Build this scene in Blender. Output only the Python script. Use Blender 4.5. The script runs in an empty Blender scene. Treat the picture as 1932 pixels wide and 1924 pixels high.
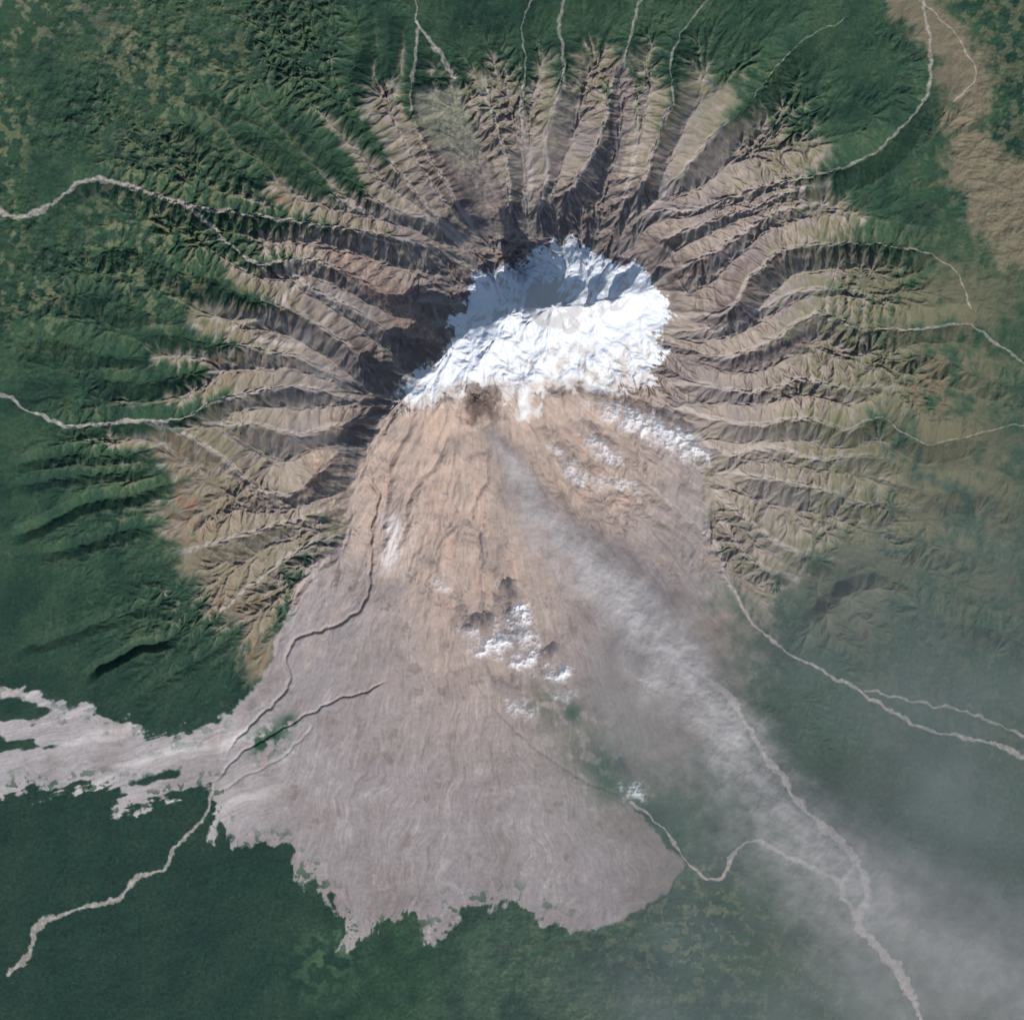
import bpy, math, numpy as np, time
T0=time.time()
F=np.float32
rng=np.random.RandomState(7)
# ---------------------------------------------------------------- helpers
TAB=rng.rand(256,256).astype(F)
ang=rng.rand(256,256)*2*np.pi
GX=np.cos(ang).astype(F); GY=np.sin(ang).astype(F)
def perlin(x,y,seed=0):
    x=x+seed*17.31; y=y+seed*9.73
    xi=np.floor(x); yi=np.floor(y)
    fx=(x-xi).astype(F); fy=(y-yi).astype(F)
    xi=xi.astype(np.int32)&255; yi=yi.astype(np.int32)&255
    x1=(xi+1)&255; y1=(yi+1)&255
    u=fx*fx*fx*(fx*(fx*6-15)+10); v=fy*fy*fy*(fy*(fy*6-15)+10)
    a=GX[yi,xi]*fx+GY[yi,xi]*fy
    b=GX[yi,x1]*(fx-1)+GY[yi,x1]*fy
    c=GX[y1,xi]*fx+GY[y1,xi]*(fy-1)
    d=GX[y1,x1]*(fx-1)+GY[y1,x1]*(fy-1)
    a=a+(b-a)*u; c=c+(d-c)*u
    return (a+(c-a)*v)*1.5
def fbm(x,y,scale,octv=4,seed=0,gain=0.5):
    s=np.zeros(x.shape,F); a=1.0; t=0; f=1.0/scale
    for o in range(octv):
        s+=a*perlin(x*f,y*f,seed+o*3); t+=a; a*=gain; f*=2.03
    return s/t*1.4
def sm(a,b,x):
    t=np.clip((x-a)/(b-a),0,1); return t*t*(3-2*t)
def catmull(P,step=10,jit=0,seed=0):
    P=np.array(P,float); n=len(P)
    Q=np.vstack([2*P[0]-P[1],P,2*P[-1]-P[-2]]); out=[]
    for i in range(n-1):
        p0,p1,p2,p3=Q[i:i+4]; L=np.hypot(*(p2-p1)); k=max(2,int(L/step))
        for t in np.arange(k)/k:
            out.append(0.5*((2*p1)+(-p0+p2)*t+(2*p0-5*p1+4*p2-p3)*t*t+(-p0+3*p1-3*p2+p3)*t**3))
    out.append(P[-1]); out=np.array(out)
    if jit:
        X=out[:,0].copy(); Y=out[:,1].copy()
        out[:,0]+=jit*(perlin(X/28,Y/28,seed+5)+.4*perlin(X/11,Y/11,seed+15)); out[:,1]+=jit*(perlin(X/28,Y/28,seed+9)+.4*perlin(X/11,Y/11,seed+19))
    return out
# ---------------------------------------------------------------- grid (map units, 100 per scene unit)
core_x=np.arange(-16,1950,1.45); core_y=np.arange(-16,1942,1.45)
def ext(c):
    g=1.45*1.17**np.arange(1,46); e=np.cumsum(g)
    return np.concatenate([(c[0]-e)[::-1],c,c[-1]+e])
xs=ext(core_x); ys=ext(core_y)
NX=len(xs); NY=len(ys)
X,Y=np.meshgrid(xs.astype(F),ys.astype(F))
WX=fbm(X,Y,60,3,1)*9; WY=fbm(X,Y,60,3,2)*9
LX=np.arange(-240,2180,4.0); LX_,LY_=np.meshgrid(LX,LX)
def bil(A,x,y):
    u=np.clip((x+240)/4,0,len(LX)-1.001); v=np.clip((y+240)/4,0,len(LX)-1.001)
    i=u.astype(np.int32); j=v.astype(np.int32); fu=(u-i).astype(F); fv=(v-j).astype(F)
    A=A.astype(F)
    return (A[j,i]*(1-fu)+A[j,i+1]*fu)*(1-fv)+(A[j+1,i]*(1-fu)+A[j+1,i+1]*fu)*fv
def polysdf(P):
    P=np.array(P,float); D=np.full(LX_.shape,1e9); ins=np.zeros(LX_.shape,bool)
    for a,b in zip(P,np.roll(P,-1,axis=0)):
        e=b-a; wx=LX_-a[0]; wy=LY_-a[1]
        t=np.clip((wx*e[0]+wy*e[1])/(e@e+1e-9),0,1)
        D=np.minimum(D,(wx-t*e[0])**2+(wy-t*e[1])**2)
        if e[1]!=0:
            c=((a[1]>LY_)!=(b[1]>LY_))&(LX_<(b[0]-a[0])*(LY_-a[1])/(b[1]-a[1])+a[0]); ins^=c
    D=np.sqrt(D); return np.where(ins,D,-D)
def S(P,wx=1.0): return bil(polysdf(P),X+WX*wx,Y+WY*wx)
def linedist(P,w,warp=0.0):
    D=np.full(X.shape,9.0,F); Tt=np.zeros(X.shape,F)
    n=len(P)-1; wm=max(w)
    for i in range(n):
        a=P[i]; b=P[i+1]; m=wm*1.02+12*warp+2
        x0=np.searchsorted(xs,min(a[0],b[0])-m); x1=np.searchsorted(xs,max(a[0],b[0])+m)
        y0=np.searchsorted(ys,min(a[1],b[1])-m); y1=np.searchsorted(ys,max(a[1],b[1])+m)
        if x1<=x0 or y1<=y0: continue
        sl=(slice(y0,y1),slice(x0,x1))
        wx=X[sl]+WX[sl]*warp-a[0]; wy=Y[sl]+WY[sl]*warp-a[1]; e=b-a
        t=np.clip((wx*e[0]+wy*e[1])/(e@e+1e-9),0,1)
        d=np.sqrt((wx-t*e[0])**2+(wy-t*e[1])**2); tt=(i+t)/n
        d=d/(w[0]+(w[1]-w[0])*tt)
        k=d<D[sl]
        D[sl]=np.where(k,d,D[sl]); Tt[sl]=np.where(k,tt,Tt[sl])
    return D,Tt
# ---------------------------------------------------------------- map outlines
SNOW=[(1040,447),(1075,447),(1120,460),(1150,485),(1185,490),(1230,515),(1250,540),(1255,570),(1268,600),(1245,625),(1262,665),(1240,700),(1255,738),(1200,742),(1150,752),(1100,740),(1060,738),(1025,748),(1024,780),(1000,812),(975,800),(960,765),(930,742),(890,740),(860,762),(820,772),(770,785),(735,792),(745,740),(760,705),(800,690),(840,655),(842,600),(880,560),(890,510),(930,505),(985,495),(1010,468)]
FAN=[(735,790),(820,768),(890,745),(1010,745),(1110,748),(1255,742),(1300,830),(1330,930),(1350,1030),(1372,1090),(1425,1170),(1420,1240),(1405,1300),(1385,1370),(1345,1440),(1290,1490),(1230,1500),(1180,1480),(1130,1460),(1190,1515),(1240,1575),(1292,1630),(1265,1680),(1200,1722),(1140,1745),(1070,1762),(1040,1745),(1000,1722),(965,1700),(920,1715),(870,1705),(855,1740),(835,1778),(800,1772),(780,1732),(720,1750),(650,1795),(655,1750),(620,1710),(590,1655),(545,1650),(530,1600),(470,1605),(410,1590),(400,1530),(400,1485),(350,1492),(270,1520),(200,1537),(235,1500),(170,1480),(80,1492),(-100,1505),(-230,1540),(-230,1260),(-60,1285),(60,1305),(120,1320),(130,1347),(170,1318),(190,1347),(240,1360),(290,1387),(370,1375),(440,1340),(480,1300),(510,1240),(540,1160),(560,1100),(610,1045),(650,1000),(662,900),(690,840)]
ISL=[(-60,1315),(40,1318),(95,1345),(60,1356),(10,1364),(-60,1362)]
ISL2=[(-60,1380),(20,1397),(110,1408),(60,1416),(-60,1415)]
ISL3=[(200,1478),(270,1465),(360,1440),(330,1470),(250,1490)]
SLOPE=[(780,165),(870,150),(920,130),(1000,150),(1100,112),(1180,110),(1260,172),(1330,142),(1400,190),(1480,240),(1560,280),(1550,330),(1600,400),(1610,450),(1630,560),(1640,640),(1670,720),(1640,790),(1610,830),(1660,900),(1660,960),(1600,1040),(1550,1080),(1500,1110),(1450,1150),(1400,1150),(1300,1000),(700,1000),(560,1100),(520,1200),(490,1260),(470,1230),(440,1185),(380,1150),(350,1060),(300,1030),(290,960),(330,900),(300,862),(210,832),(350,790),(330,700),(300,650),(380,590),(400,520),(470,480),(520,400),(490,360),(600,370),(650,340),(680,260),(640,230),(680,180)]
TONGUE_N=[(778,165),(868,160),(900,250),(932,320),(962,400),(968,455),(930,455),(890,390),(830,305),(790,245),(775,200)]
TONGUE_N2=[(1165,120),(1200,150),(1187,250),(1165,340),(1145,400),(1128,385),(1150,260),(1150,180)]
TONGUE_W=[(610,465),(700,480),(760,530),(815,600),(830,650),(770,650),(730,600),(680,545),(630,505)]
TONGUE_SW=[(570,840),(640,850),(690,860),(670,960),(640,1000),(590,940),(545,945),(590,900)]
TONGUE_E=[(1250,640),(1290,655),(1360,680),(1440,665),(1530,620),(1545,640),(1450,690),(1370,705),(1290,690),(1255,665)]
VAL=[
([(1000,450),(1030,340),(1030,260),(1050,190),(1065,120),(1055,40),(1075,0)],42,20,.20,.03),
([(1045,430),(1085,340),(1120,290),(1145,200),(1165,130)],34,24,.18,.06),
([(1150,440),(1175,380),(1195,300),(1200,220),(1190,150),(1180,105),(1215,0)],30,20,.16,.03),
([(1190,420),(1220,330),(1250,230),(1270,180),(1265,120),(1290,60),(1330,20)],36,20,.20,.02),
([(1215,410),(1300,310),(1350,250),(1420,190),(1500,90),(1600,30)],38,20,.18,.02),
([(1180,480),(1200,430),(1240,405),(1340,390),(1430,355),(1540,330),(1640,295),(1700,240),(1750,180),(1757,90),(1735,0)],36,18,.22,.01),
([(1215,490),(1270,445),(1360,412),(1440,385),(1510,355),(1600,340)],30,20,.20,.04),
([(1250,520),(1320,490),(1400,440),(1470,400),(1560,385)],38,24,.26,.05),
([(1280,600),(1370,585),(1420,520),(1480,470),(1600,460),(1730,470),(1800,510)],42,18,.26,.02),
([(1260,630),(1340,625),(1400,605),(1480,560),(1560,545),(1640,560)],28,22,.12,.05),
([(1260,645),(1350,675),(1440,650),(1540,592),(1640,620),(1740,620),(1830,612),(1880,650),(1932,685)],38,16,.22,.01),
([(1260,725),(1330,725),(1420,740),(1510,715),(1600,730),(1700,730)],34,22,.15,.03),
([(1270,765),(1350,790),(1430,800),(1520,790),(1600,810),(1660,790),(1750,835),(1932,800)],38,16,.20,.01),
([(1300,810),(1370,855),(1450,845),(1540,865),(1640,860),(1760,900)],30,20,.14,.03),
([(1350,890),(1440,900),(1540,920),(1640,950),(1760,960)],30,20,.10,.03),
([(1350,930),(1420,990),(1500,1040),(1590,1060)],28,20,.08,.05),
([(1360,980),(1420,1060),(1500,1090)],22,18,.06,.05),
([(1660,900),(1760,930),(1860,930),(1960,980)],24,20,.04,.03),
([(1660,1000),(1760,1030),(1850,1040),(1960,1090)],24,20,.04,.03),
([(1690,1120),(1780,1170),(1880,1190),(1960,1230)],22,20,.04,.03),
([(1680,660),(1780,680),(1880,720),(1960,740)],24,20,.05,.03),
([(1180,850),(1230,920),(1290,970),(1350,1030),(1370,1090),(1410,1160),(1460,1210),(1520,1250)],18,8,.04,.004),
([(960,440),(960,330),(940,250),(910,150)],28,22,.14,.06),
([(985,430),(1000,330),(985,230),(990,130),(985,40)],26,18,.10,.03),
([(900,450),(860,380),(820,310),(785,240),(776,160),(790,60),(778,0)],28,14,.2,.015),
([(885,470),(800,380),(740,310),(690,250),(640,200),(600,100)],38,26,.24,.08),
([(880,480),(820,420),(730,390),(660,340),(600,270),(530,210),(480,120)],40,28,.28,.10),
([(760,400),(690,400),(600,350),(540,290),(480,250),(400,230)],30,26,.10,.10),
([(560,300),(500,240),(430,200),(340,150)],28,24,.12,.08),
([(520,360),(440,320),(380,250),(300,220)],26,22,.10,.08),
([(680,230),(660,160),(680,80),(660,0)],26,20,.10,.07),
([(740,160),(730,80),(740,0)],22,18,.07,.05),
([(560,420),(470,360),(390,330)],24,18,.09,.05),
([(430,560),(340,520),(250,470),(150,480)],28,22,.12,.07),
([(380,620),(280,590),(180,560),(60,560)],26,22,.10,.07),
([(300,680),(200,670),(100,640),(0,660)],24,22,.08,.05),
([(895,505),(800,465),(700,440),(600,425),(500,410),(430,400),(350,385),(250,355),(170,340),(110,375),(50,405),(0,400)],38,12,.26,.005),
([(850,570),(740,560),(650,510),(560,490),(490,500),(430,460),(390,415),(345,385)],38,14,.22,.012),
([(835,640),(760,640),(680,590),(600,550),(530,500)],38,24,.22,.08),
([(640,560),(600,620),(560,650),(480,640)],24,20,.12,.06),
([(560,540),(500,600),(430,620)],22,18,.10,.05),
([(700,690),(640,720),(590,700)],22,18,.12,.08),
([(770,700),(700,690),(640,640),(560,590),(460,560),(380,520),(300,500)],38,26,.22,.10),
([(740,735),(660,720),(580,680),(500,660),(400,650),(320,630),(220,640)],32,24,.14,.07),
([(740,760),(650,750),(560,730),(480,740),(400,760),(340,790),(270,795),(200,800),(110,800),(50,770),(0,740)],36,12,.20,.005),
([(420,700),(340,710),(260,720),(150,710)],26,20,.08,.06),
([(715,795),(640,800),(570,820),(480,800),(400,800)],36,22,.20,.06),
([(680,850),(640,860),(560,930),(500,925),(450,890),(400,850),(350,820),(270,800),(200,797)],34,14,.24,.02),
([(660,940),(600,970),(520,990),(420,1020),(340,1040)],26,22,.09,.03),
([(640,1010),(560,1040),(480,1100),(420,1150)],24,20,.06,.03),
([(330,905),(250,935),(170,945),(60,1000),(0,1010)],18,14,.11,.07),
([(320,840),(230,860),(130,860),(0,880)],20,14,.10,.06),
([(300,1000),(240,1000),(150,1030),(50,1050)],18,12,.12,.06),
([(310,880),(230,890),(120,900),(0,925)],16,12,.08,.05),
([(340,1120),(260,1150),(150,1190),(0,1240)],14,12,.05,.04),
([(340,1205),(260,1222),(205,1250),(150,1282)],12,11,.12,.09),
([(440,1200),(380,1240),(300,1290),(220,1340)],14,12,.03,.02),
([(1180,850),(1140,960),(1170,1060)],18,14,.03,.02),
]
RAV=[
([(690,880),(712,940),(700,1000),(697,1080),(688,1135),(640,1178),(570,1200),(540,1240),(545,1290),(500,1345),(440,1400),(420,1440)],4.2,3,.08,.04),
([(730,1285),(690,1305),(640,1318),(590,1345),(540,1368),(490,1400),(450,1425),(400,1480)],2.8,2.8,.045,.035),
([(590,1370),(530,1430),(470,1460),(400,1500)],2.6,2.6,.02,.015),
([(850,810),(830,860),(800,900),(770,950),(760,1010),(735,1060)],8,5,.06,.03),
([(915,840),(918,900),(890,960),(900,1010),(912,1060)],7,4,.05,.03),
([(890,1260),(930,1330),(1000,1400),(1090,1465),(1200,1512)],4.5,4,.03,.02),
([(780,800),(740,870),(726,960),(722,1040)],8,6,.07,.03),
([(1050,1300),(1065,1370),(1110,1450)],5,4,.03,.02),
([(1130,870),(1180,930),(1240,980),(1300,1020)],7,5,.04,.02),
([(1020,800),(1080,870),(1150,960),(1190,1040)],8,5,.04,.02),
([(830,1000),(820,1100),(850,1200),(840,1300)],4,3,.02,.01),
]
RIV=[
("pale braided river channel winding through dark green forest","river",[(760,462),(670,440),(600,425),(500,410),(430,400),(350,385),(250,355),(170,340),(110,375),(50,405),(-30,400)],2.2,5),
("narrow pale stream joining a wider channel in forest","river",[(640,510),(600,495),(560,492),(490,500),(430,460),(390,415),(345,385)],3,4),
("narrow pale stream leaving bare volcano slopes","river",[(600,728),(560,728),(480,740),(400,760),(340,790),(270,795),(200,800),(110,800),(50,770),(-30,730)],2.2,3.8),
("thin stream draining an eroded amphitheatre","river",[(460,895),(400,850),(350,820),(270,797),(200,799)],1.7,2.8),
("pale stream running north through green foothills","river",[(775,210),(778,150),(790,60),(778,-20)],2.3,3),
("pale tributary stream beside an old lava flow","river",[(860,150),(835,110),(815,80),(790,40)],3.6,2.6),
("thin grey stream between green gullied ridges","river",[(1050,220),(1065,140),(1055,40),(1075,-20)],2.6,2.),
("thin grey stream between green gullied ridges","river",[(1178,125),(1190,60),(1220,-20)],2.6,2.),
("thin grey stream between green gullied ridges","river",[(1255,230),(1270,190),(1265,120),(1290,60),(1335,0)],1.8,1.3),
("thin grey stream between green gullied ridges","river",[(988,180),(990,120),(985,50),(1010,-10)],1.3,1.1),
("faint stream crossing dark green forest","river",[(1420,190),(1500,90),(1600,30)],.8,.7),
("long pale river curving around forested plain","river",[(1430,355),(1540,330),(1640,295),(1700,240),(1750,180),(1757,90),(1735,-20)],1.8,3),
("braided river over tan alluvial ground","river",[(1735,0),(1790,50),(1830,110),(1840,150),(1800,190)],2.,1.3),
("thin stream on scrubby green slope","river",[(1560,456),(1640,462),(1730,472),(1800,510),(1830,580)],1.,1.3),
("pale stream leaving ridged eastern flank","river",[(1540,595),(1640,622),(1740,620),(1830,612),(1880,650),(1950,695)],1.3,2.4),
("thin stream on scrubby green slope","river",[(1600,810),(1660,790),(1750,835),(1850,815),(1950,795)],.9,1.),
("pale winding river at edge of ash field","river",[(1230,920),(1290,970),(1350,1030),(1370,1090),(1410,1160),(1460,1210),(1520,1250),(1600,1290),(1680,1340),(1750,1375),(1860,1400),(1950,1435)],2.6,3.6),
("pale river branch across hazy green plain","river",[(1630,1302),(1740,1325),(1830,1345),(1950,1395)],2.,2.5),
("wide sandy river beneath drifting ash plume","river",[(1290,1250),(1335,1280),(1380,1320),(1420,1390),(1470,1460),(1520,1530),(1590,1590),(1625,1640),(1635,1690),(1620,1740),(1660,1790),(1700,1840),(1748,1940)],5.1,7.5),
("narrow sandy stream meandering to a wide river","river",[(1190,1515),(1260,1570),(1290,1620),(1350,1662),(1385,1608),(1420,1585),(1470,1605),(1500,1622),(1560,1650),(1588,1664),(1594,1695),(1622,1740)],2.1,5),
("short loop of sandy stream between two rivers","river",[(1588,1662),(1606,1645),(1614,1625)],3.2,3.2),
("pale river leaving the ash field through forest","river",[(400,1480),(385,1540),(330,1600),(310,1640),(260,1652),(230,1692),(150,1715),(70,1750),(55,1800),(15,1838)],3,5.5),
]
# ---------------------------------------------------------------- masks
R1=fbm(X,Y,30,4,11); R2=fbm(X,Y,9,3,12); R0=fbm(X,Y,220,4,13)
arm=sm(600,440,X)*sm(1230,1300,Y)*sm(1560,1540,Y)
wr=fbm(X,Y,200,3,40)*.05
ANG=np.arctan2(X+WX*.6+R1*2-900,Y+WY*.4-620)+wr*np.clip((Y-700)/900,0,1); RAD=np.hypot(X-900,Y-620)
yarm=Y+(X-300)*.28+fbm(X,Y,120,3,48)*16
def flow(fa,fr,fy,fx,seed,add=0):
    return perlin(ANG*fa+add,RAD/fr,seed)*(1-arm)+perlin(yarm/fy+add,X/fx,seed+3)*arm
st1=flow(18,240,40,260,41); st2=flow(46,140,15,160,42,st1*.4); st3=flow(100,75,7,80,43,st2*.5); st4=flow(220,38,4,50,49,st3*.6)
streak=st1*.45+st2*.4+st3*.3+st4*.18
sSnow=S(SNOW,0.8)+R2*8+R1*12
fan0=S(FAN,0.5)
fanrag=np.clip(sm(1350,1600,Y)*sm(1150,1000,X)+sm(560,300,X)*.5,0,1)
sFan=fan0+R2*4+R1*(6+10*fanrag)+(st1*9+st2*11+st3*8+st4*4)*(.15+fanrag)
sIsl=np.maximum(np.maximum(S(ISL),S(ISL2)),S(ISL3)-4)+R1*8+st2*11
sFan=np.minimum(sFan,-sIsl)
sSl=S(SLOPE,1.5)
print('masks',time.time()-T0)
# ---------------------------------------------------------------- heights
AX=catmull([(1095,560),(1010,620),(920,690),(830,745)],30)
Dm=np.full(X.shape,1e9,F)
XX=X+WX*1.5; YY=Y+WY*1.5
for a,b in zip(AX[:-1],AX[1:]):
    e=b-a; wx=XX-a[0]; wy=YY-a[1]; t=np.clip((wx*e[0]+wy*e[1])/(e@e),0,1)
    Dm=np.minimum(Dm,(wx-t*e[0])**2+(wy-t*e[1])**2)
Dm=np.sqrt(Dm)
Dr=np.sqrt(Dm*Dm+40*40)-40
H=(1.60*np.exp(-Dr/340)+0.30*np.exp(-Dr/900)).astype(F)
H+=R0*0.05*sm(300,800,Dr)
dDome=np.hypot(X-905,Y-768)
H-=0.26*sm(0,70,fan0)*np.exp(-dDome/330)
V=np.zeros(X.shape,F); floor=np.full(X.shape,9.,F)
for i,(P,w0,w1,d0,d1) in enumerate(VAL):
    big=w0>20
    C=catmull(P,10,3.2 if w0>15 else 5,i)
    rf=.75+.55*((i*0.618)%1)
    ww0=w0*(1.85 if big else 1.3); ww1=w1*(1.85 if big else 1.3); q=(2.05 if big else 1.2)*rf
    D,t=linedist(C,(ww0,ww1),0.3)
    dep=q*(d0+(d1-d0)*t)*sm(-.03,.2,t)*sm(1.0,.8,t)
    u=np.clip(D,0,1)
    prof=np.clip(1-(np.maximum(u-.05,0)/.95),0,1)
    V=np.maximum(V,dep*prof)
    floor=np.minimum(floor,D*(ww0+(ww1-ww0)*t))
H-=V
RIDGE=[([(742,775),(705,830),(685,900),(672,970),(655,1050)],44,30,.16,.05),
([(850,655),(900,625),(960,598),(1040,585)],74,66,.30,.36),
([(1040,585),(1065,520),(1060,455)],44,28,.26,.16),
([(1040,585),(1120,580),(1200,560),(1245,540)],48,38,.30,.22),
([(1120,580),(1150,530),(1175,500)],26,18,.20,.13),
([(1080,582),(1110,520),(1120,470)],22,16,.18,.12),
([(1010,590),(1020,540),(1030,490)],22,16,.14,.08),
([(960,600),(950,560),(930,520)],26,18,.16,.10),
([(1160,575),(1195,535),(1215,515)],20,14,.14,.09),
([(1190,560),(1215,620),(1240,660)],30,22,.10,.08),
([(1050,600),(1040,660),(1000,730)],34,26,.10,.08),
([(1130,600),(1120,670),(1090,735)],34,26,.09,.08),
([(940,640),(900,690),(880,735)],30,24,.09,.08),
([(750,760),(800,715),(850,655)],40,44,.12,.20),
([(560,960),(530,940),(470,915),(400,870)],26,18,.10,.04),
([(640,1040),(650,1080),(640,1115)],22,14,.09,.05),
([(1520,1195),(1560,1160),(1600,1120),(1650,1105)],30,26,.08,.12),
([(1600,1120),(1615,1160),(1650,1190)],24,18,.13,.05),
([(1560,1160),(1575,1195),(1600,1215)],22,16,.12,.05),
([(1560,1160),(1545,1120),(1550,1085)],24,18,.10,.05),
]
for P,w0,w1,h0,h1 in RIDGE:
    D,t=linedist(catmull(P,10,6,3),(w0,w1),0.5)
    H+=(h0+(h1-h0)*t)*np.clip(1-D,0,1)
def gau(cx,cy,r): return np.exp(-((X-cx)**2+(Y-cy)**2)/(r*r)).astype(F)
H-=0.16*gau(600,885,42); H-=.10*gau(640,815,30)
H+=0.11*gau(905,764,15)-0.07*(gau(905,766,34)-gau(905,766,22))-0.05*gau(930,768,10)
H-=0.30*gau(985,530,46)+.22*gau(890,588,36)
hx_=X+WX*2; hy_=Y+WY*2
H+=0.12*gau(1600,1145,60)
H+=.06*gau(565,760,28)
for P,h in ((TONGUE_N,.06),(TONGUE_N2,.05),(TONGUE_W,.05),(TONGUE_E,.035),(TONGUE_SW,.03)):
    s=S(P,.5); H+=h*sm(-4,12,s)+ (np.abs(R2)*.010)*sm(0,10,s)
for i,(P,w0,w1,d0,d1) in enumerate(RAV):
    D,t=linedist(catmull(P,6,4.5,i+80),(w0*1.3,w1*1.3),0.25)
    dd=np.clip(1-D,0,1); H-=(d0+(d1-d0)*t)*dd*sm(0,.06,t)*sm(1,.9,t)
def boxblur(A,r):
    for ax in (0,1):
        A=np.concatenate([np.repeat(np.take(A,[0],axis=ax),r+1,axis=ax),A,np.repeat(np.take(A,[-1],axis=ax),r,axis=ax)],axis=ax)
        c=np.cumsum(A,axis=ax,dtype=np.float64)
        A=((c[2*r+1:]-c[:-2*r-1]) if ax==0 else (c[:,2*r+1:]-c[:,:-2*r-1]))/(2*r+1)
        A=A.astype(F)
    return A
def gully(sx,sy,lam,seed):
    K=2.0
    c=lam*K; px=X/c+seed*3.7; py=Y/c+seed*8.1
    ix=np.floor(px); iy=np.floor(py); fx=(px-ix).astype(F); fy=(py-iy).astype(F)
    ix=ix.astype(np.int32); iy=iy.astype(np.int32)
    va=np.zeros(X.shape,F); vb=np.zeros(X.shape,F); wt=np.zeros(X.shape,F); k=F(2*np.pi*K)
    kx=sx*k; ky=sy*k
    for a in (-1,0,1):
        for b in (-1,0,1):
            h1=TAB[(iy+b)&255,(ix+a)&255]; h2=TAB[(iy+b+97)&255,(ix+a+31)&255]
            dx=fx-a-h1*.9-.05; dy=fy-b-h2*.9-.05
            w=np.exp(-(dx*dx+dy*dy)*3.0); ph=dx*kx+dy*ky
            va+=np.cos(ph)*w; vb+=np.sin(ph)*w; wt+=w
    m=np.sqrt(va*va+vb*vb)+1e-6
    g=np.minimum(m/wt*1.5,1)
    c_=va/m
    tri=1-2*np.arccos(np.clip(c_,-1,1))/np.pi
    return (0.7*tri+.3*c_)*g
yw=ys*0.01; xw=xs*0.01
nwf=sm(820,600,X)*sm(720,450,Y)*sm(60,250,X+Y*.2)
E=np.clip(0.55+0.5*sm(-160,30,sSl)+.6*nwf*sm(40,-40,sSl),0,1.2)
E*=1-.72*sm(-10,25,fan0)*(1-.45*sm(1100,850,Y))
low=sm(1000,1500,Y)*sm(60,-60,sSl)*sm(1500,1350,X); E*=1-.6*low
E*=1-.25*sm(1500,1800,X)*sm(-60,-180,sSl)
E*=1-.5*sm(250,0,X)*sm(-60,-180,sSl)
E*=1-.65*sm(0,12,S(TONGUE_N,.5))
E*=1-.25*sm(0,25,sSnow)*sm(600,650,Y)
hill=np.clip(np.exp(-(np.hypot(hx_-1590,hy_-1150)/82)**4),0,1); E=np.maximum(E,hill*.9)
oct_w=.22+.78*sm(.12,.0,V)
for o,(lam,amp) in enumerate([(46,.036),(23,.025),(11.5,.0115),(6,.0048)]):
    r=max(2,int(lam/1.45/3.5))
    Hs=boxblur(boxblur(H,r),r)
    gy,gx=np.gradient(Hs,yw,xw); gy=gy.astype(F); gx=gx.astype(F)
    m=np.sqrt(gx*gx+gy*gy)+1e-5
    st=sm(.01,.16,m)
    g=gully(-gy/m,gx/m,lam,o+1)
    H+=g*amp*E*st*(.85+.7*np.clip(R0*2,-.6,.8))*(oct_w if o==0 else 1)
print('erosion',time.time()-T0)
nf=fbm(X,Y,26,5,31,.6)
forest=sm(10,-30,sSl)*sm(5,-5,fan0)
NWh=sm(700,300,X)*sm(800,500,Y)
hum=np.clip(fbm(X,Y,150,2,33)+.5,0,1)
H+=nf*forest*(.009+.06*NWh*hum+.035*sm(1500,1750,Y)*sm(700,1000,X)*sm(1500,1300,X)+.035*sm(1750,1900,X)*sm(700,400,Y))
H+=R2*.0008
ch1=sm(.05,.0,np.abs(flow(15,200,30,160,45,R1*.4))); ch2=sm(.09,.0,np.abs(flow(36,110,12,90,46,R1*.5)))
chan=np.clip(ch1*sm(-.2,.3,R0+R1*.3)+ch2*.6*sm(-.1,.3,fbm(X,Y,160,3,47)),0,1)
fanM=sm(-6,10,fan0)
H+=fanM*(streak*.009*np.clip(fbm(X,Y,120,3,39)+.65,0.2,1.2)+fbm(X,Y,26,5,44,.58)*.006-chan*.006)*sm(60,200,dDome)
H+=sm(40,10,dDome)*np.abs(R2)*.08
H+=sm(0,30,sSnow)*(fbm(X,Y,46,4,51,.55)*.05*sm(640,680,Y+R1*20)+fbm(X+Y*.6,Y,22,4,52)*.022)
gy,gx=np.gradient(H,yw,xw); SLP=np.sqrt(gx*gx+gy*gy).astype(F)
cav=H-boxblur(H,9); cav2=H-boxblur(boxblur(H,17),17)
# ---------------------------------------------------------------- colour
def rgb(r,g,b): return np.array([r,g,b],F)/255
def mixc(A,c,m): 
    m=np.clip(m,0,1)[...,None]; return A*(1-m)+(c if np.ndim(c)==3 else c[None,None,:])*m
f1=fbm(X,Y,7,3,61); f2=fbm(X,Y,90,4,62); f3=fbm(X,Y,24,4,63)
C=np.empty(X.shape+(3,),F); C[:]=rgb(50,74,57)
C=mixc(C,rgb(37,60,50),sm(-.1,.5,f2)*.9)
C=mixc(C,rgb(72,88,66),sm(.0,.6,-f2+f3*.3)*.45)
C=mixc(C,rgb(35,55,50),sm(900,1600,Y)*sm(900,400,X)*.7)
C=mixc(C,rgb(66,82,72),sm(1350,1700,X)*sm(500,900,Y)*.75)
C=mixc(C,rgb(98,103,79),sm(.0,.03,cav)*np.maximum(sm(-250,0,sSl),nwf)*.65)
C=C*(1+.12*f1[...,None]*(1+sm(.0,.5,f3)[...,None]))
ol=NWh*sm(.0,.22,f3+.5*f2-.05+cav*6)*sm(-.25,.3,fbm(X,Y,300,2,64)+.15)
C=mixc(C,rgb(114,115,87),ol*.7)
ol2=sm(1650,1850,X)*sm(600,300,Y)*sm(.0,.2,f3+.4*f2)
C=mixc(C,rgb(106,103,80),ol2*.6)
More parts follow.
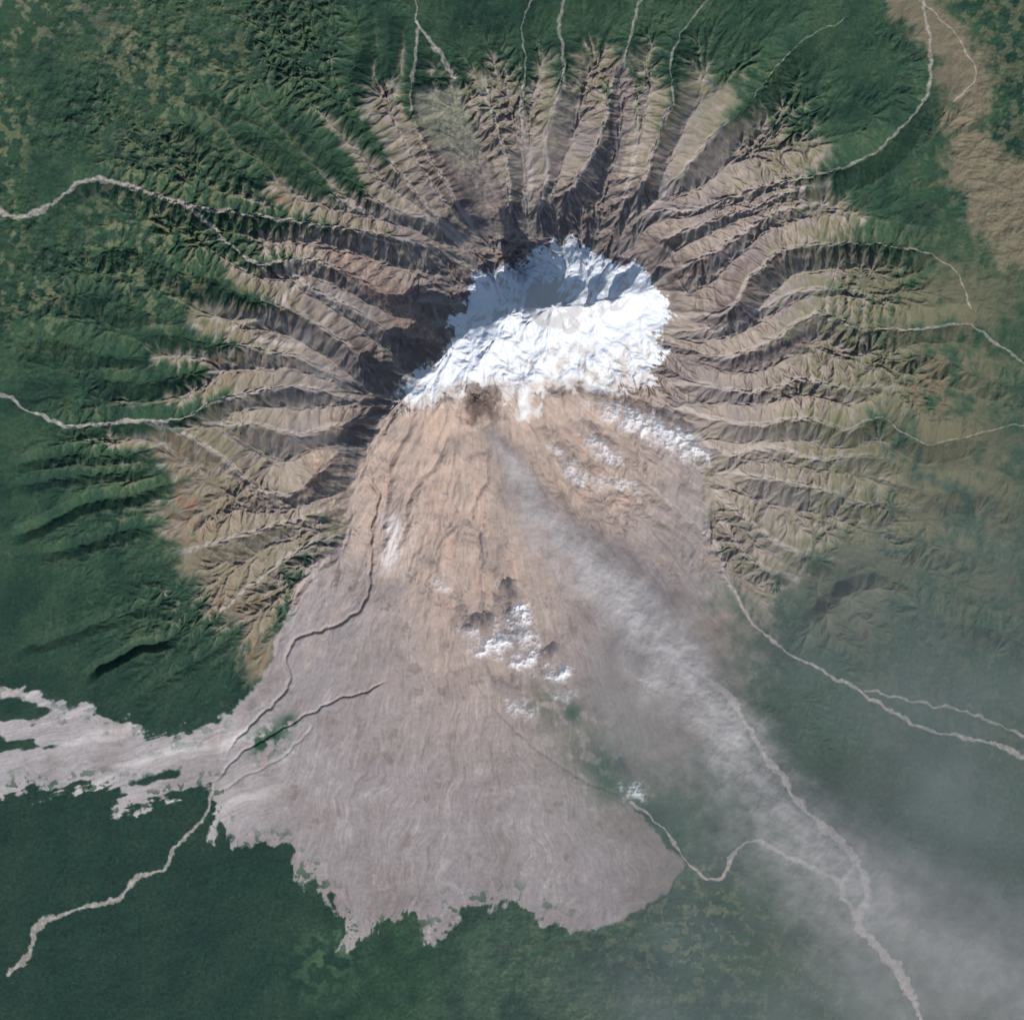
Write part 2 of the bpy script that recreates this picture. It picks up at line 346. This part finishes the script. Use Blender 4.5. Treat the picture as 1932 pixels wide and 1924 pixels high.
NE=S([(1660,-60),(1770,-20),(1830,60),(1870,120),(1870,200),(1840,240),(1900,300),(1970,330),(1970,500),(1880,500),(1830,400),(1780,300),(1790,220),(1770,120),(1690,40)],2.)+R1*26
C=mixc(C,rgb(124,113,94),sm(-18,18,NE)*.85)
C=mixc(C,rgb(112,112,81),sm(.1,.3,f3+.3*f1)*gau(1320,1750,150)*.6)
C=mixc(C,rgb(104,106,80),sm(.1,.4,f3+.3*f1)*sm(1650,1800,Y)*.3*sm(800,1000,X))
C=mixc(C,rgb(100,122,88),(gau(600,1830,60)+gau(640,1780,40))*.4*sm(-.2,.3,f3))
C=mixc(C,rgb(110,105,84),sm(1460,1600,X)*sm(400,540,Y)*sm(1200,950,Y)*sm(-.8,.25,f2+f3*.7+cav*10)*sm(2080,1800,X)*.85)
C=mixc(C,rgb(98,100,82),sm(1500,1700,X)*sm(1000,1100,Y)*sm(1700,1300,Y)*sm(-.2,.5,f2+f3)*.5)
C=mixc(C,rgb(126,104,88),gau(1760,720,50)*sm(-.1,.4,f3)*.6)
C=mixc(C,rgb(114,111,90),sm(600,200,X)*sm(150,0,Y)*sm(-.2,.3,f2+f3)*.6)
sw=(gau(380,1000,110)+gau(440,1130,80))*sm(-60,10,sSl)
nwb=sm(760,560,X)*sm(460,330,Y)
wb=sm(620,400,X)*sm(860,700,Y)
est=sm(1450,1600,X)*sm(420,520,Y)
SLn=sSl+R1*18+f2*50+np.clip(cav2*700,-60,55)*(1+.5*nwb+.5*wb)-22*nwb-36*wb-14*est
G=np.empty_like(C); G[:]=rgb(142,131,121)
G=mixc(G,rgb(127,119,118),sm(-.2,.5,f2)*.8)
G=mixc(G,rgb(157,146,133),sm(.1,-.6,f2)*.5)
G=mixc(G,rgb(114,112,88),sm(200,10,SLn)*sm(-.6,.3,f3+f2)*.8)
G=mixc(G,rgb(112,110,88),sm(1400,1560,X)*sm(-.5,.3,f3)*.65)
G=mixc(G,rgb(122,114,90),sm(640,420,X)*sm(-.5,.4,f3+f2)*.5)
G=mixc(G,rgb(126,117,98),sw*.7)
G=mixc(G,rgb(134,101,86),(gau(350,960,60)+gau(430,1160,45)+gau(480,1240,34)+gau(520,370,26)+gau(320,850,30)+gau(420,680,40)*.6)*.65*sm(-.3,.4,f3+f1*.4))
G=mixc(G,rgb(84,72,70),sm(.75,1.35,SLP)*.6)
G=mixc(G,rgb(108,97,94),sm(230,60,Dr)*.5)
G=mixc(G,rgb(180,170,163),sm(8,2,floor)*.55*sm(60,200,Dr))
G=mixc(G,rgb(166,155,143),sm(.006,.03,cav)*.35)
G=G*(1+.05*f1[...,None])
slM=sm(-36,34,SLn)*(1-est)+sm(-120,90,SLn)*est
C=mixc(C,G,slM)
C=mixc(C,rgb(88,90,79),hill*.7)
for P,c,c2 in ((TONGUE_N,rgb(130,130,112),rgb(130,118,112)),(TONGUE_N2,rgb(130,121,115),rgb(120,110,106)),(TONGUE_W,rgb(148,128,117),rgb(128,112,105)),(TONGUE_E,rgb(120,110,106),rgb(120,110,106)),(TONGUE_SW,rgb(156,141,126),rgb(144,126,116))):
    s=sm(-3,5,S(P,.5)+R2*4); cc=mixc(np.zeros_like(C)+c,c2,sm(230,360,Y) if P is TONGUE_N else sm(-.3,.3,f3)); cc=cc*(1+.22*f1[...,None])
    C=mixc(C,cc,s*.8)
A=np.empty_like(C); A[:]=rgb(144,136,134)
A=mixc(A,rgb(160,142,130),np.clip(np.exp(-((X-(930+R1*60))/(190))**2)*sm(1650,1050,Y)+sm(1150,850,Y)*sm(1350,1150,X),0,1)*.85)
A=mixc(A,rgb(178,155,139),np.exp(-((X-(830+streak*60+f2*70))/75)**2)*sm(1450,1000,Y)*.5)
A=mixc(A,rgb(172,146,128),sm(.05,.4,fbm(X,Y,70,5,66,.6)*.6+.5*st1+.3*st2)*sm(1400,1000,Y)*.45)
A=mixc(A,rgb(178,170,165),sm(.10,.55,streak*.9+.35*f3)*.36)
A=mixc(A,rgb(120,110,104),sm(.08,.55,-streak*.9+.4*fbm(X,Y,30,5,67,.6))*.5)
A=mixc(A,rgb(186,177,171),chan*sm(-.4,.4,f3)*.4)
A=mixc(A,rgb(112,100,94),sm(.2,.45,f3+.5*st2)*sm(.05,.3,f2)*.5)
A=mixc(A,rgb(98,88,83),sm(.15,.4,f1+.6*f3)*sm(780,900,Y)*sm(1330,1150,Y)*sm(.0,.35,fbm(X,Y,70,3,65))*.5)
A=mixc(A,rgb(178,173,172),sm(560,380,X)*.5)
A=mixc(A,rgb(202,194,188),sm(.1,.5,st1+st2*.5)*arm*.5)
A=mixc(A,rgb(202,194,191),np.exp(-((X-742-(Y-1000)*-.12+R1*14+st3*8)/17)**2)*sm(950,990,Y)*sm(1100,1060,Y)*.85)
A=mixc(A,rgb(130,120,115),sm(-.0,.45,f2)*.4)
A=mixc(A,rgb(102,102,88),sm(-.3,.2,f3+.2)*(gau(1110,1400,70)+gau(1180,1480,70)+gau(1020,1330,40))*.8)
A=mixc(A,rgb(116,105,98),sm(1110,1290,X)*sm(1080,1230,Y)*.8)
A=mixc(A,rgb(138,128,116),sm(1150,1350,X)*sm(-.2,.3,f3)*.4)
A=mixc(A,rgb(50,75,60),(gau(515,1388,26)+gau(490,1405,22)+gau(545,1362,16)+gau(1130,1440,24)+gau(1080,1345,18)+gau(1150,1475,22))*sm(-.35,.15,f3)*.9)
A=mixc(A,rgb(64,85,69),sm(.22,.38,f3+.4*st2+.3*f1)*sm(60,5,fan0)*fanrag*.8)
A=mixc(A,rgb(76,65,62),sm(46,12,dDome+R1*26+R2*10)*.75)
A=A*(1+.06*f1[...,None]+.05*st4[...,None])
soft=np.clip(sm(1270,1350,X)*sm(1000,1150,Y)+sm(1090,1150,X)*sm(1330,1420,Y)*sm(1530,1500,Y),0,1)
fm=sm(-3,4,sFan)*(1-soft)+sm(-95,95,fan0+f3*55+f2*20)*soft
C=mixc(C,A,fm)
C=mixc(C,rgb(182,173,166),sm(6,2,floor)*fm*.15)
SN=np.empty_like(C); SN[:]=rgb(206,210,216)
SN=mixc(SN,rgb(174,163,150),sm(-.1,.45,f3+.4*f1)*sm(600,700,Y)*sm(900,1050,X)*.7)
SN=mixc(SN,rgb(164,151,140),sm(48,0,sSnow+R1*24)*sm(680,730,Y)*.7)
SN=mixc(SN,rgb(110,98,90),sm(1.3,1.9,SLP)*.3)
snM=sm(-3,7,sSnow-16*sm(1.0,1.6,SLP)*sm(40,0,sSnow)-30*sm(46,16,dDome+R1*24)-22*sm(.0,.35,f3+.3*f1)*sm(38,0,sSnow))
C=mixc(C,SN,snM)
lab=np.zeros(X.shape,np.int16)
lab[slM>.5]=1; lab[fm>.5]=2
lab[(S(TONGUE_N,.5)>0)]=4; lab[(S(TONGUE_N2,.5)>0)]=5; lab[(S(TONGUE_W,.5)>0)]=6; lab[(S(TONGUE_E,.5)>0)]=7
lab[snM>.5]=3
lab[dDome+R2*6+R1*8<26]=8
lab[(hill>.45)&(lab<2)]=9
wv=fbm(X,Y,45,3,77); wv2=fbm(X,Y,10,3,78)
for i,(lb,nm,P,w0,w1) in enumerate(RIV):
    Cc=catmull(P,6,5,i+50)
    D,t=linedist(Cc,(w0*2.6,w1*2.6),0.3)
    Dn=D*2.6/(.85+1.1*np.clip(wv+.15,-.4,1))+R2*.6
    m=sm(1.25,.7,Dn)
    wide=1.0 if w0>5 else (.80 if w0>2.9 or w1>3.4 else .62)
    C=mixc(C,rgb(156,146,138),m*wide)
    C=mixc(C,rgb(198,189,182),sm(.9,.3,Dn)*m*sm(-.2,.3,wv2)*.55*wide)
    lab[(Dn<1.0)]=20+i
LIN=np.where(C<=.04045,C/12.92,((np.clip(C,0,1)+.055)/1.055)**2.4).astype(F)
print('colour',time.time()-T0)
# ---------------------------------------------------------------- materials
def new_mat(name,bump_scale,bump,rough=.95,tex=.25,mult=1.0,texscale=None):
    m=bpy.data.materials.new(name); m.use_nodes=True; nt=m.node_tree; N=nt.nodes; L=nt.links
    b=N['Principled BSDF']; b.inputs['Roughness'].default_value=rough; b.inputs['Specular IOR Level'].default_value=.1
    at=N.new('ShaderNodeAttribute'); at.attribute_name='tint'
    tc=N.new('ShaderNodeTexCoord')
    n1=N.new('ShaderNodeTexNoise'); n1.inputs['Scale'].default_value=texscale or bump_scale; n1.inputs['Detail'].default_value=4; n1.inputs['Roughness'].default_value=.65
    L.new(tc.outputs['Object'],n1.inputs['Vector'])
    mr=N.new('ShaderNodeMapRange'); mr.inputs['From Min'].default_value=.3; mr.inputs['From Max'].default_value=.7
    mr.inputs['To Min'].default_value=mult*(1-tex); mr.inputs['To Max'].default_value=mult*(1+tex)
    L.new(n1.outputs['Fac'],mr.inputs['Value'])
    mx=N.new('ShaderNodeVectorMath'); mx.operation='SCALE'
    L.new(at.outputs['Color'],mx.inputs[0]); L.new(mr.outputs[0],mx.inputs['Scale'])
    L.new(mx.outputs[0],b.inputs['Base Color'])
    bp=N.new('ShaderNodeBump'); bp.inputs['Distance'].default_value=bump; bp.inputs['Strength'].default_value=1
    L.new(n1.outputs['Fac'],bp.inputs['Height']); L.new(bp.outputs[0],b.inputs['Normal'])
    return m
M_forest=new_mat('forest_canopy',32,.010,tex=.12)
M_rock=new_mat('bare_rock',26,.002,tex=.04)
M_ash=new_mat('ash_deposit',30,.002,tex=.035)
M_snow=new_mat('snow',14,.005,rough=.6,tex=.03)
M_lava=new_mat('lava_rubble',34,.014,tex=.15)
M_riv=new_mat('river_gravel',30,.002,tex=.08)
# ---------------------------------------------------------------- meshes
PX=((X-966)*.01).astype(F); PY=((962-Y)*.01).astype(F)
idx=np.arange(NX*NY).reshape(NY,NX)
fl=lab[:-1,:-1]
POS=np.stack([PX,PY,H],-1).reshape(-1,3).astype(F); COL=np.concatenate([LIN,np.ones(X.shape+(1,),F)],-1).reshape(-1,4).astype(F)
sc=bpy.context.scene
def build(name,sel,mat,label,cat,kind='structure',group=None):
    jj,ii=np.nonzero(sel)
    if len(jj)==0: return
    q=np.stack([idx[jj,ii],idx[jj+1,ii],idx[jj+1,ii+1],idx[jj,ii+1]],-1)
    used=np.zeros(NX*NY,bool); used[q.ravel()]=True; vid=np.nonzero(used)[0]
    rem=np.zeros(NX*NY,np.int32); rem[vid]=np.arange(len(vid)); q=rem[q]
    me=bpy.data.meshes.new(name); me.vertices.add(len(vid)); me.vertices.foreach_set('co',POS[vid].ravel())
    me.loops.add(q.size); me.loops.foreach_set('vertex_index',q.ravel())
    me.polygons.add(len(q)); me.polygons.foreach_set('loop_start',np.arange(0,q.size,4,dtype=np.int32))
    me.polygons.foreach_set('use_smooth',np.ones(len(q),bool))
    me.update(calc_edges=True)
    a=me.attributes.new('tint','FLOAT_COLOR','POINT'); a.data.foreach_set('color',COL[vid].ravel())
    me.materials.append(mat)
    ob=bpy.data.objects.new(name,me); sc.collection.objects.link(ob)
    ob['label']=label; ob['category']=cat
    if kind: ob['kind']=kind
    if group: ob['group']=group
    return ob
build('forest_ground',fl==0,M_forest,'dark green forested plain with olive clearings around a volcano','forest')
build('volcano_slope',fl==1,M_rock,'brown gullied volcano flanks with radiating sharp ridges','volcano slope')
build('ash_field',fl==2,M_ash,'grey and tan fan of ash and debris below the dome','ash field')
build('snow_cap',fl==3,M_snow,'white snow cap on jagged volcano summit','snow')
build('lava_flow',fl==4,M_lava,'rough grey green lava tongue running down gullied slope','lava flow')
build('lava_flow',fl==5,M_lava,'narrow rubbly brown lava tongue between two ridges','lava flow')
build('lava_flow',fl==6,M_lava,'reddish brown rubbly lava tongue below snowy summit','lava flow')
build('lava_flow',fl==7,M_lava,'dark curving lava tongue in a steep valley','lava flow')
build('lava_dome',fl==8,M_lava,'dark steaming lava dome beside the snow edge','lava dome')
build('hill',fl==9,M_rock,'small dark eroded hill rising from green plain','hill')
for i,(lb,nm,P,w0,w1) in enumerate(RIV):
    build(nm,fl==20+i,M_riv,lb,'river')
print('mesh',time.time()-T0)
def hz(px,py):
    j=min(max(np.searchsorted(ys,py),0),NY-1); i=min(max(np.searchsorted(xs,px),0),NX-1); return float(H[j,i])
# ---------------------------------------------------------------- clouds, plume, haze
def vapour_mat(name,col,transl=.35,nscale=9.,amt=.5,bump=.05,detail=6):
    m=bpy.data.materials.new(name); m.use_nodes=True; nt=m.node_tree; N=nt.nodes; L=nt.links
    N.remove(N['Principled BSDF']); out=N['Material Output']
    df=N.new('ShaderNodeBsdfDiffuse'); df.inputs['Color'].default_value=(*col,1)
    tl=N.new('ShaderNodeBsdfTranslucent'); tl.inputs['Color'].default_value=(*col,1)
    mx=N.new('ShaderNodeMixShader'); mx.inputs[0].default_value=transl
    tr=N.new('ShaderNodeBsdfTransparent'); m2=N.new('ShaderNodeMixShader')
    at=N.new('ShaderNodeAttribute'); at.attribute_name='veil'
    tc=N.new('ShaderNodeTexCoord'); ns=N.new('ShaderNodeTexNoise'); ns.inputs['Scale'].default_value=nscale; ns.inputs['Detail'].default_value=detail; ns.inputs['Roughness'].default_value=.6
    L.new(tc.outputs['Object'],ns.inputs['Vector'])
    mr=N.new('ShaderNodeMapRange'); mr.inputs['From Min'].default_value=.32; mr.inputs['From Max'].default_value=.68
    mr.inputs['To Min'].default_value=1-amt; mr.inputs['To Max'].default_value=1+amt; L.new(ns.outputs['Fac'],mr.inputs['Value'])
    mu=N.new('ShaderNodeMath'); mu.operation='MULTIPLY'; mu.use_clamp=True
    L.new(at.outputs['Fac'],mu.inputs[0]); L.new(mr.outputs[0],mu.inputs[1])
    if bump>0:
        bp=N.new('ShaderNodeBump'); bp.inputs['Distance'].default_value=bump; L.new(ns.outputs['Fac'],bp.inputs['Height'])
        L.new(bp.outputs[0],df.inputs['Normal'])
    L.new(df.outputs[0],mx.inputs[1]); L.new(tl.outputs[0],mx.inputs[2])
    L.new(mu.outputs[0],m2.inputs[0]); L.new(tr.outputs[0],m2.inputs[1]); L.new(mx.outputs[0],m2.inputs[2])
    L.new(m2.outputs[0],out.inputs['Surface'])
    return m
def sheet(name,P3,dens,mat,label,cat,kind=None,group=None):
    ny,nx=dens.shape; id2=np.arange(nx*ny).reshape(ny,nx)
    keep=(dens[:-1,:-1]+dens[1:,:-1]+dens[1:,1:]+dens[:-1,1:])>.004
    jj,ii=np.nonzero(keep); q=np.stack([id2[jj,ii],id2[jj+1,ii],id2[jj+1,ii+1],id2[jj,ii+1]],-1)
    used=np.unique(q); rem=np.zeros(nx*ny,np.int32); rem[used]=np.arange(len(used)); q=rem[q]
    V3=P3.reshape(-1,3)[used].astype(F); o=V3.mean(0); V3=V3-o
    me=bpy.data.meshes.new(name); me.vertices.add(len(used)); me.vertices.foreach_set('co',V3.ravel())
    me.loops.add(q.size); me.loops.foreach_set('vertex_index',q.ravel().astype(np.int32))
    me.polygons.add(len(q)); me.polygons.foreach_set('loop_start',np.arange(0,q.size,4,dtype=np.int32))
    me.polygons.foreach_set('use_smooth',np.ones(len(q),bool)); me.update(calc_edges=True)
    a=me.attributes.new('veil','FLOAT','POINT'); a.data.foreach_set('value',dens.ravel()[used].astype(F))
    me.materials.append(mat); ob=bpy.data.objects.new(name,me); ob.location=o.tolist(); sc.collection.objects.link(ob)
    ob['label']=label; ob['category']=cat
    if kind: ob['kind']=kind
    if group: ob['group']=group
    return ob
M_cloud=vapour_mat('cloud_vapour',(.88,.88,.90),.28,8.,.3,.0)
M_plume=vapour_mat('ash_smoke',(.54,.515,.505),.25,3.2,.12,.0)
M_haze=vapour_mat('thin_haze',(.34,.38,.39),.3,.5,.2,.0,2)
CL=[(1140,778,38,18,20,.7),(1185,792,46,24,25,.85),(1225,807,50,26,25,.95),(1265,827,46,26,30,.95),(1302,850,40,24,30,.8),
(1130,838,36,18,30,.6),(1150,862,32,16,20,.6),(1075,880,32,16,40,.6),(1098,908,28,16,30,.65),(1160,912,40,18,10,.55),(1050,850,22,12,30,.4),
(925,1217,44,22,0,.95),(985,1158,28,24,70,.9),(1000,1205,30,19,60,.75),(995,1245,34,20,10,.95),(1058,1271,32,18,5,1.),(980,1337,26,17,20,.75),(1068,1312,24,14,0,.55),(1225,1285,20,14,30,.6),(1195,1492,28,18,30,.75),(885,1190,24,14,0,.5),(832,1105,24,13,30,.4),(960,1190,40,26,20,.4)]
for i,(cx,cy,rx,ry,rot,op) in enumerate(CL):
    n=100; u,v=np.meshgrid(np.linspace(-2,2,n),np.linspace(-2,2,n)); u=u.astype(F); v=v.astype(F)
    r=math.radians(rot); px=cx+u*rx*math.cos(r)-v*ry*math.sin(r); py=cy+u*rx*math.sin(r)+v*ry*math.cos(r)
    nz=fbm(px,py,24,5,70+i,.62); d=1.2-np.sqrt(u*u+v*v)+nz*1.15
    d=d-3*sm(1.6,1.95,np.maximum(abs(u),abs(v)))
    den=sm(-.15,1.5,d)*op
    th=ry*.010; z=hz(cx,cy)+.42+th*np.clip(d,0,1.5)*.6+.010*fbm(px,py,14,3,71)*np.clip(d,0,1)
    P3=np.stack([(px-966)*.01,(962-py)*.01,z],-1)
    lb='wispy white cloud drifting over brown slope' if cy<1000 else 'small puffy white cloud above ash field'
    sheet('cloud',P3,den,M_cloud,lb,'cloud',None,'small clouds around the volcano')
PL=[(926,806,14),(945,845,26),(985,905,36),(1025,985,46),(1085,1050,54),(1165,1115,58),(1235,1195,62),(1310,1290,64),(1380,1388,66),(1435,1482,72),(1515,1590,90),(1630,1695,120),(1750,1785,160),(1870,1870,200),(2010,1980,250),(2200,2120,300)]
Pc=np.array(PL,float); ns=1100
from_c=catmull([(a,b) for a,b,c in PL],6); L=np.concatenate([[0],np.cumsum(np.hypot(*np.diff(from_c,axis=0).T))])
Lk=np.array([L[np.argmin(np.hypot(from_c[:,0]-a,from_c[:,1]-b))] for a,b,c in PL])
s=np.linspace(0,L[-1],ns); cx=np.interp(s,L,from_c[:,0]); cy=np.interp(s,L,from_c[:,1]); wd=np.interp(s,Lk,Pc[:,2])
tx=np.gradient(cx); ty=np.gradient(cy); l=np.hypot(tx,ty); tx/=l; ty/=l
v=np.linspace(-2.8,2.2,240)
Vv,Ss=np.meshgrid(v,s); PXp=cx[:,None]+ty[:,None]*wd[:,None]*Vv; PYp=cy[:,None]-tx[:,None]*wd[:,None]*Vv
PXp=PXp.astype(F); PYp=PYp.astype(F); Vv=Vv.astype(F)
U1=(PXp*.80+PYp*.6); U2=(-PXp*.6+PYp*.80)
big=fbm(U1*.6,U2,90,4,90,.5); sml=fbm(U1*.8,U2,36,6,95,.6)
far=np.interp(s,[0,700,1300],[1,.9,.4])[:,None].astype(F)
core=np.where(Vv>0,1.15-Vv/1.05,1.15+Vv/1.4)+(big*.4+sml*.42)*far
op=np.interp(s,[0,40,120,500,800,1000,1200,L[-1]],[.45,.62,.68,.70,.64,.50,.36,.32])[:,None].astype(F)
edge=sm(-2.75,-2.2,Vv)*sm(2.18,1.7,Vv)
den=sm(-.2,1.5,core)*op*edge*(1+.2*sml*far)
softp=np.exp(-(np.where(Vv<0,Vv/1.6,Vv/1.))**2)*.18*edge*sm(60,260,Ss)*(.8+.6*big)
den=np.clip(den+softp*(1-den),0,1)
zz=np.interp(s,[0,60,300,L[-1]],[hz(926,806)+.10,1.45,1.35,1.25])[:,None]+.0010*np.minimum(wd,80)[:,None]*np.clip(core+.2,0,1.6)*far+.018*sml*far
P3=np.stack([(PXp-966)*.01,(962-PYp)*.01,zz],-1)
sheet('ash_plume',P3,den,M_plume,'long grey ash plume streaming from the lava dome','ash plume')
hx=np.linspace(700,3600,200); hy=np.linspace(700,3600,200); HX,HY=np.meshgrid(hx.astype(F),hy.astype(F))
hd=sm(900,1600,HX*.75+HY*.35-150)*sm(750,1300,HY)*.26
hd=hd*(.8+.5*fbm(HX,HY,260,3,99))
hd+=.18*np.exp(-((HX-1190)/130)**2-((HY-1350)/190)**2)
hd*=sm(3550,3000,HX)*sm(3550,3000,HY)*sm(710,900,HX)*sm(710,900,HY)
P3=np.stack([(HX-966)*.01,(962-HY)*.01,.95+.03*fbm(HX,HY,300,3,98)],-1)
sheet('haze',P3,hd,M_haze,'thin bluish grey haze veil over green plain','haze','stuff')
# ---------------------------------------------------------------- light
EL=math.radians(40); AZ=math.radians(152)
w=bpy.data.worlds.new('World'); sc.world=w; w.use_nodes=True; N=w.node_tree.nodes; Lk_=w.node_tree.links
sky=N.new('ShaderNodeTexSky'); sky.sky_type='NISHITA'; sky.sun_disc=False; sky.sun_elevation=EL; sky.sun_rotation=AZ
Lk_.new(sky.outputs[0],N['Background'].inputs['Color']); N['Background'].inputs['Strength'].default_value=.125
sd=bpy.data.lights.new('sun','SUN'); sd.energy=4.1; sd.angle=math.radians(.5); sd.color=(1,.95,.89)
so=bpy.data.objects.new('sun',sd); sc.collection.objects.link(so)
so.rotation_euler=(math.pi/2-EL,0,math.pi-AZ)
# ---------------------------------------------------------------- camera
cd=bpy.data.cameras.new('camera'); co=bpy.data.objects.new('camera',cd); sc.collection.objects.link(co)
dist=220.; co.location=(0,0,dist+.3); cd.sensor_fit='HORIZONTAL'; cd.angle=2*math.atan(9.66/dist); cd.clip_end=1000; cd.clip_start=10
sc.camera=co
sc.view_settings.view_transform='Standard'; sc.view_settings.look='None'
print('done',time.time()-T0)
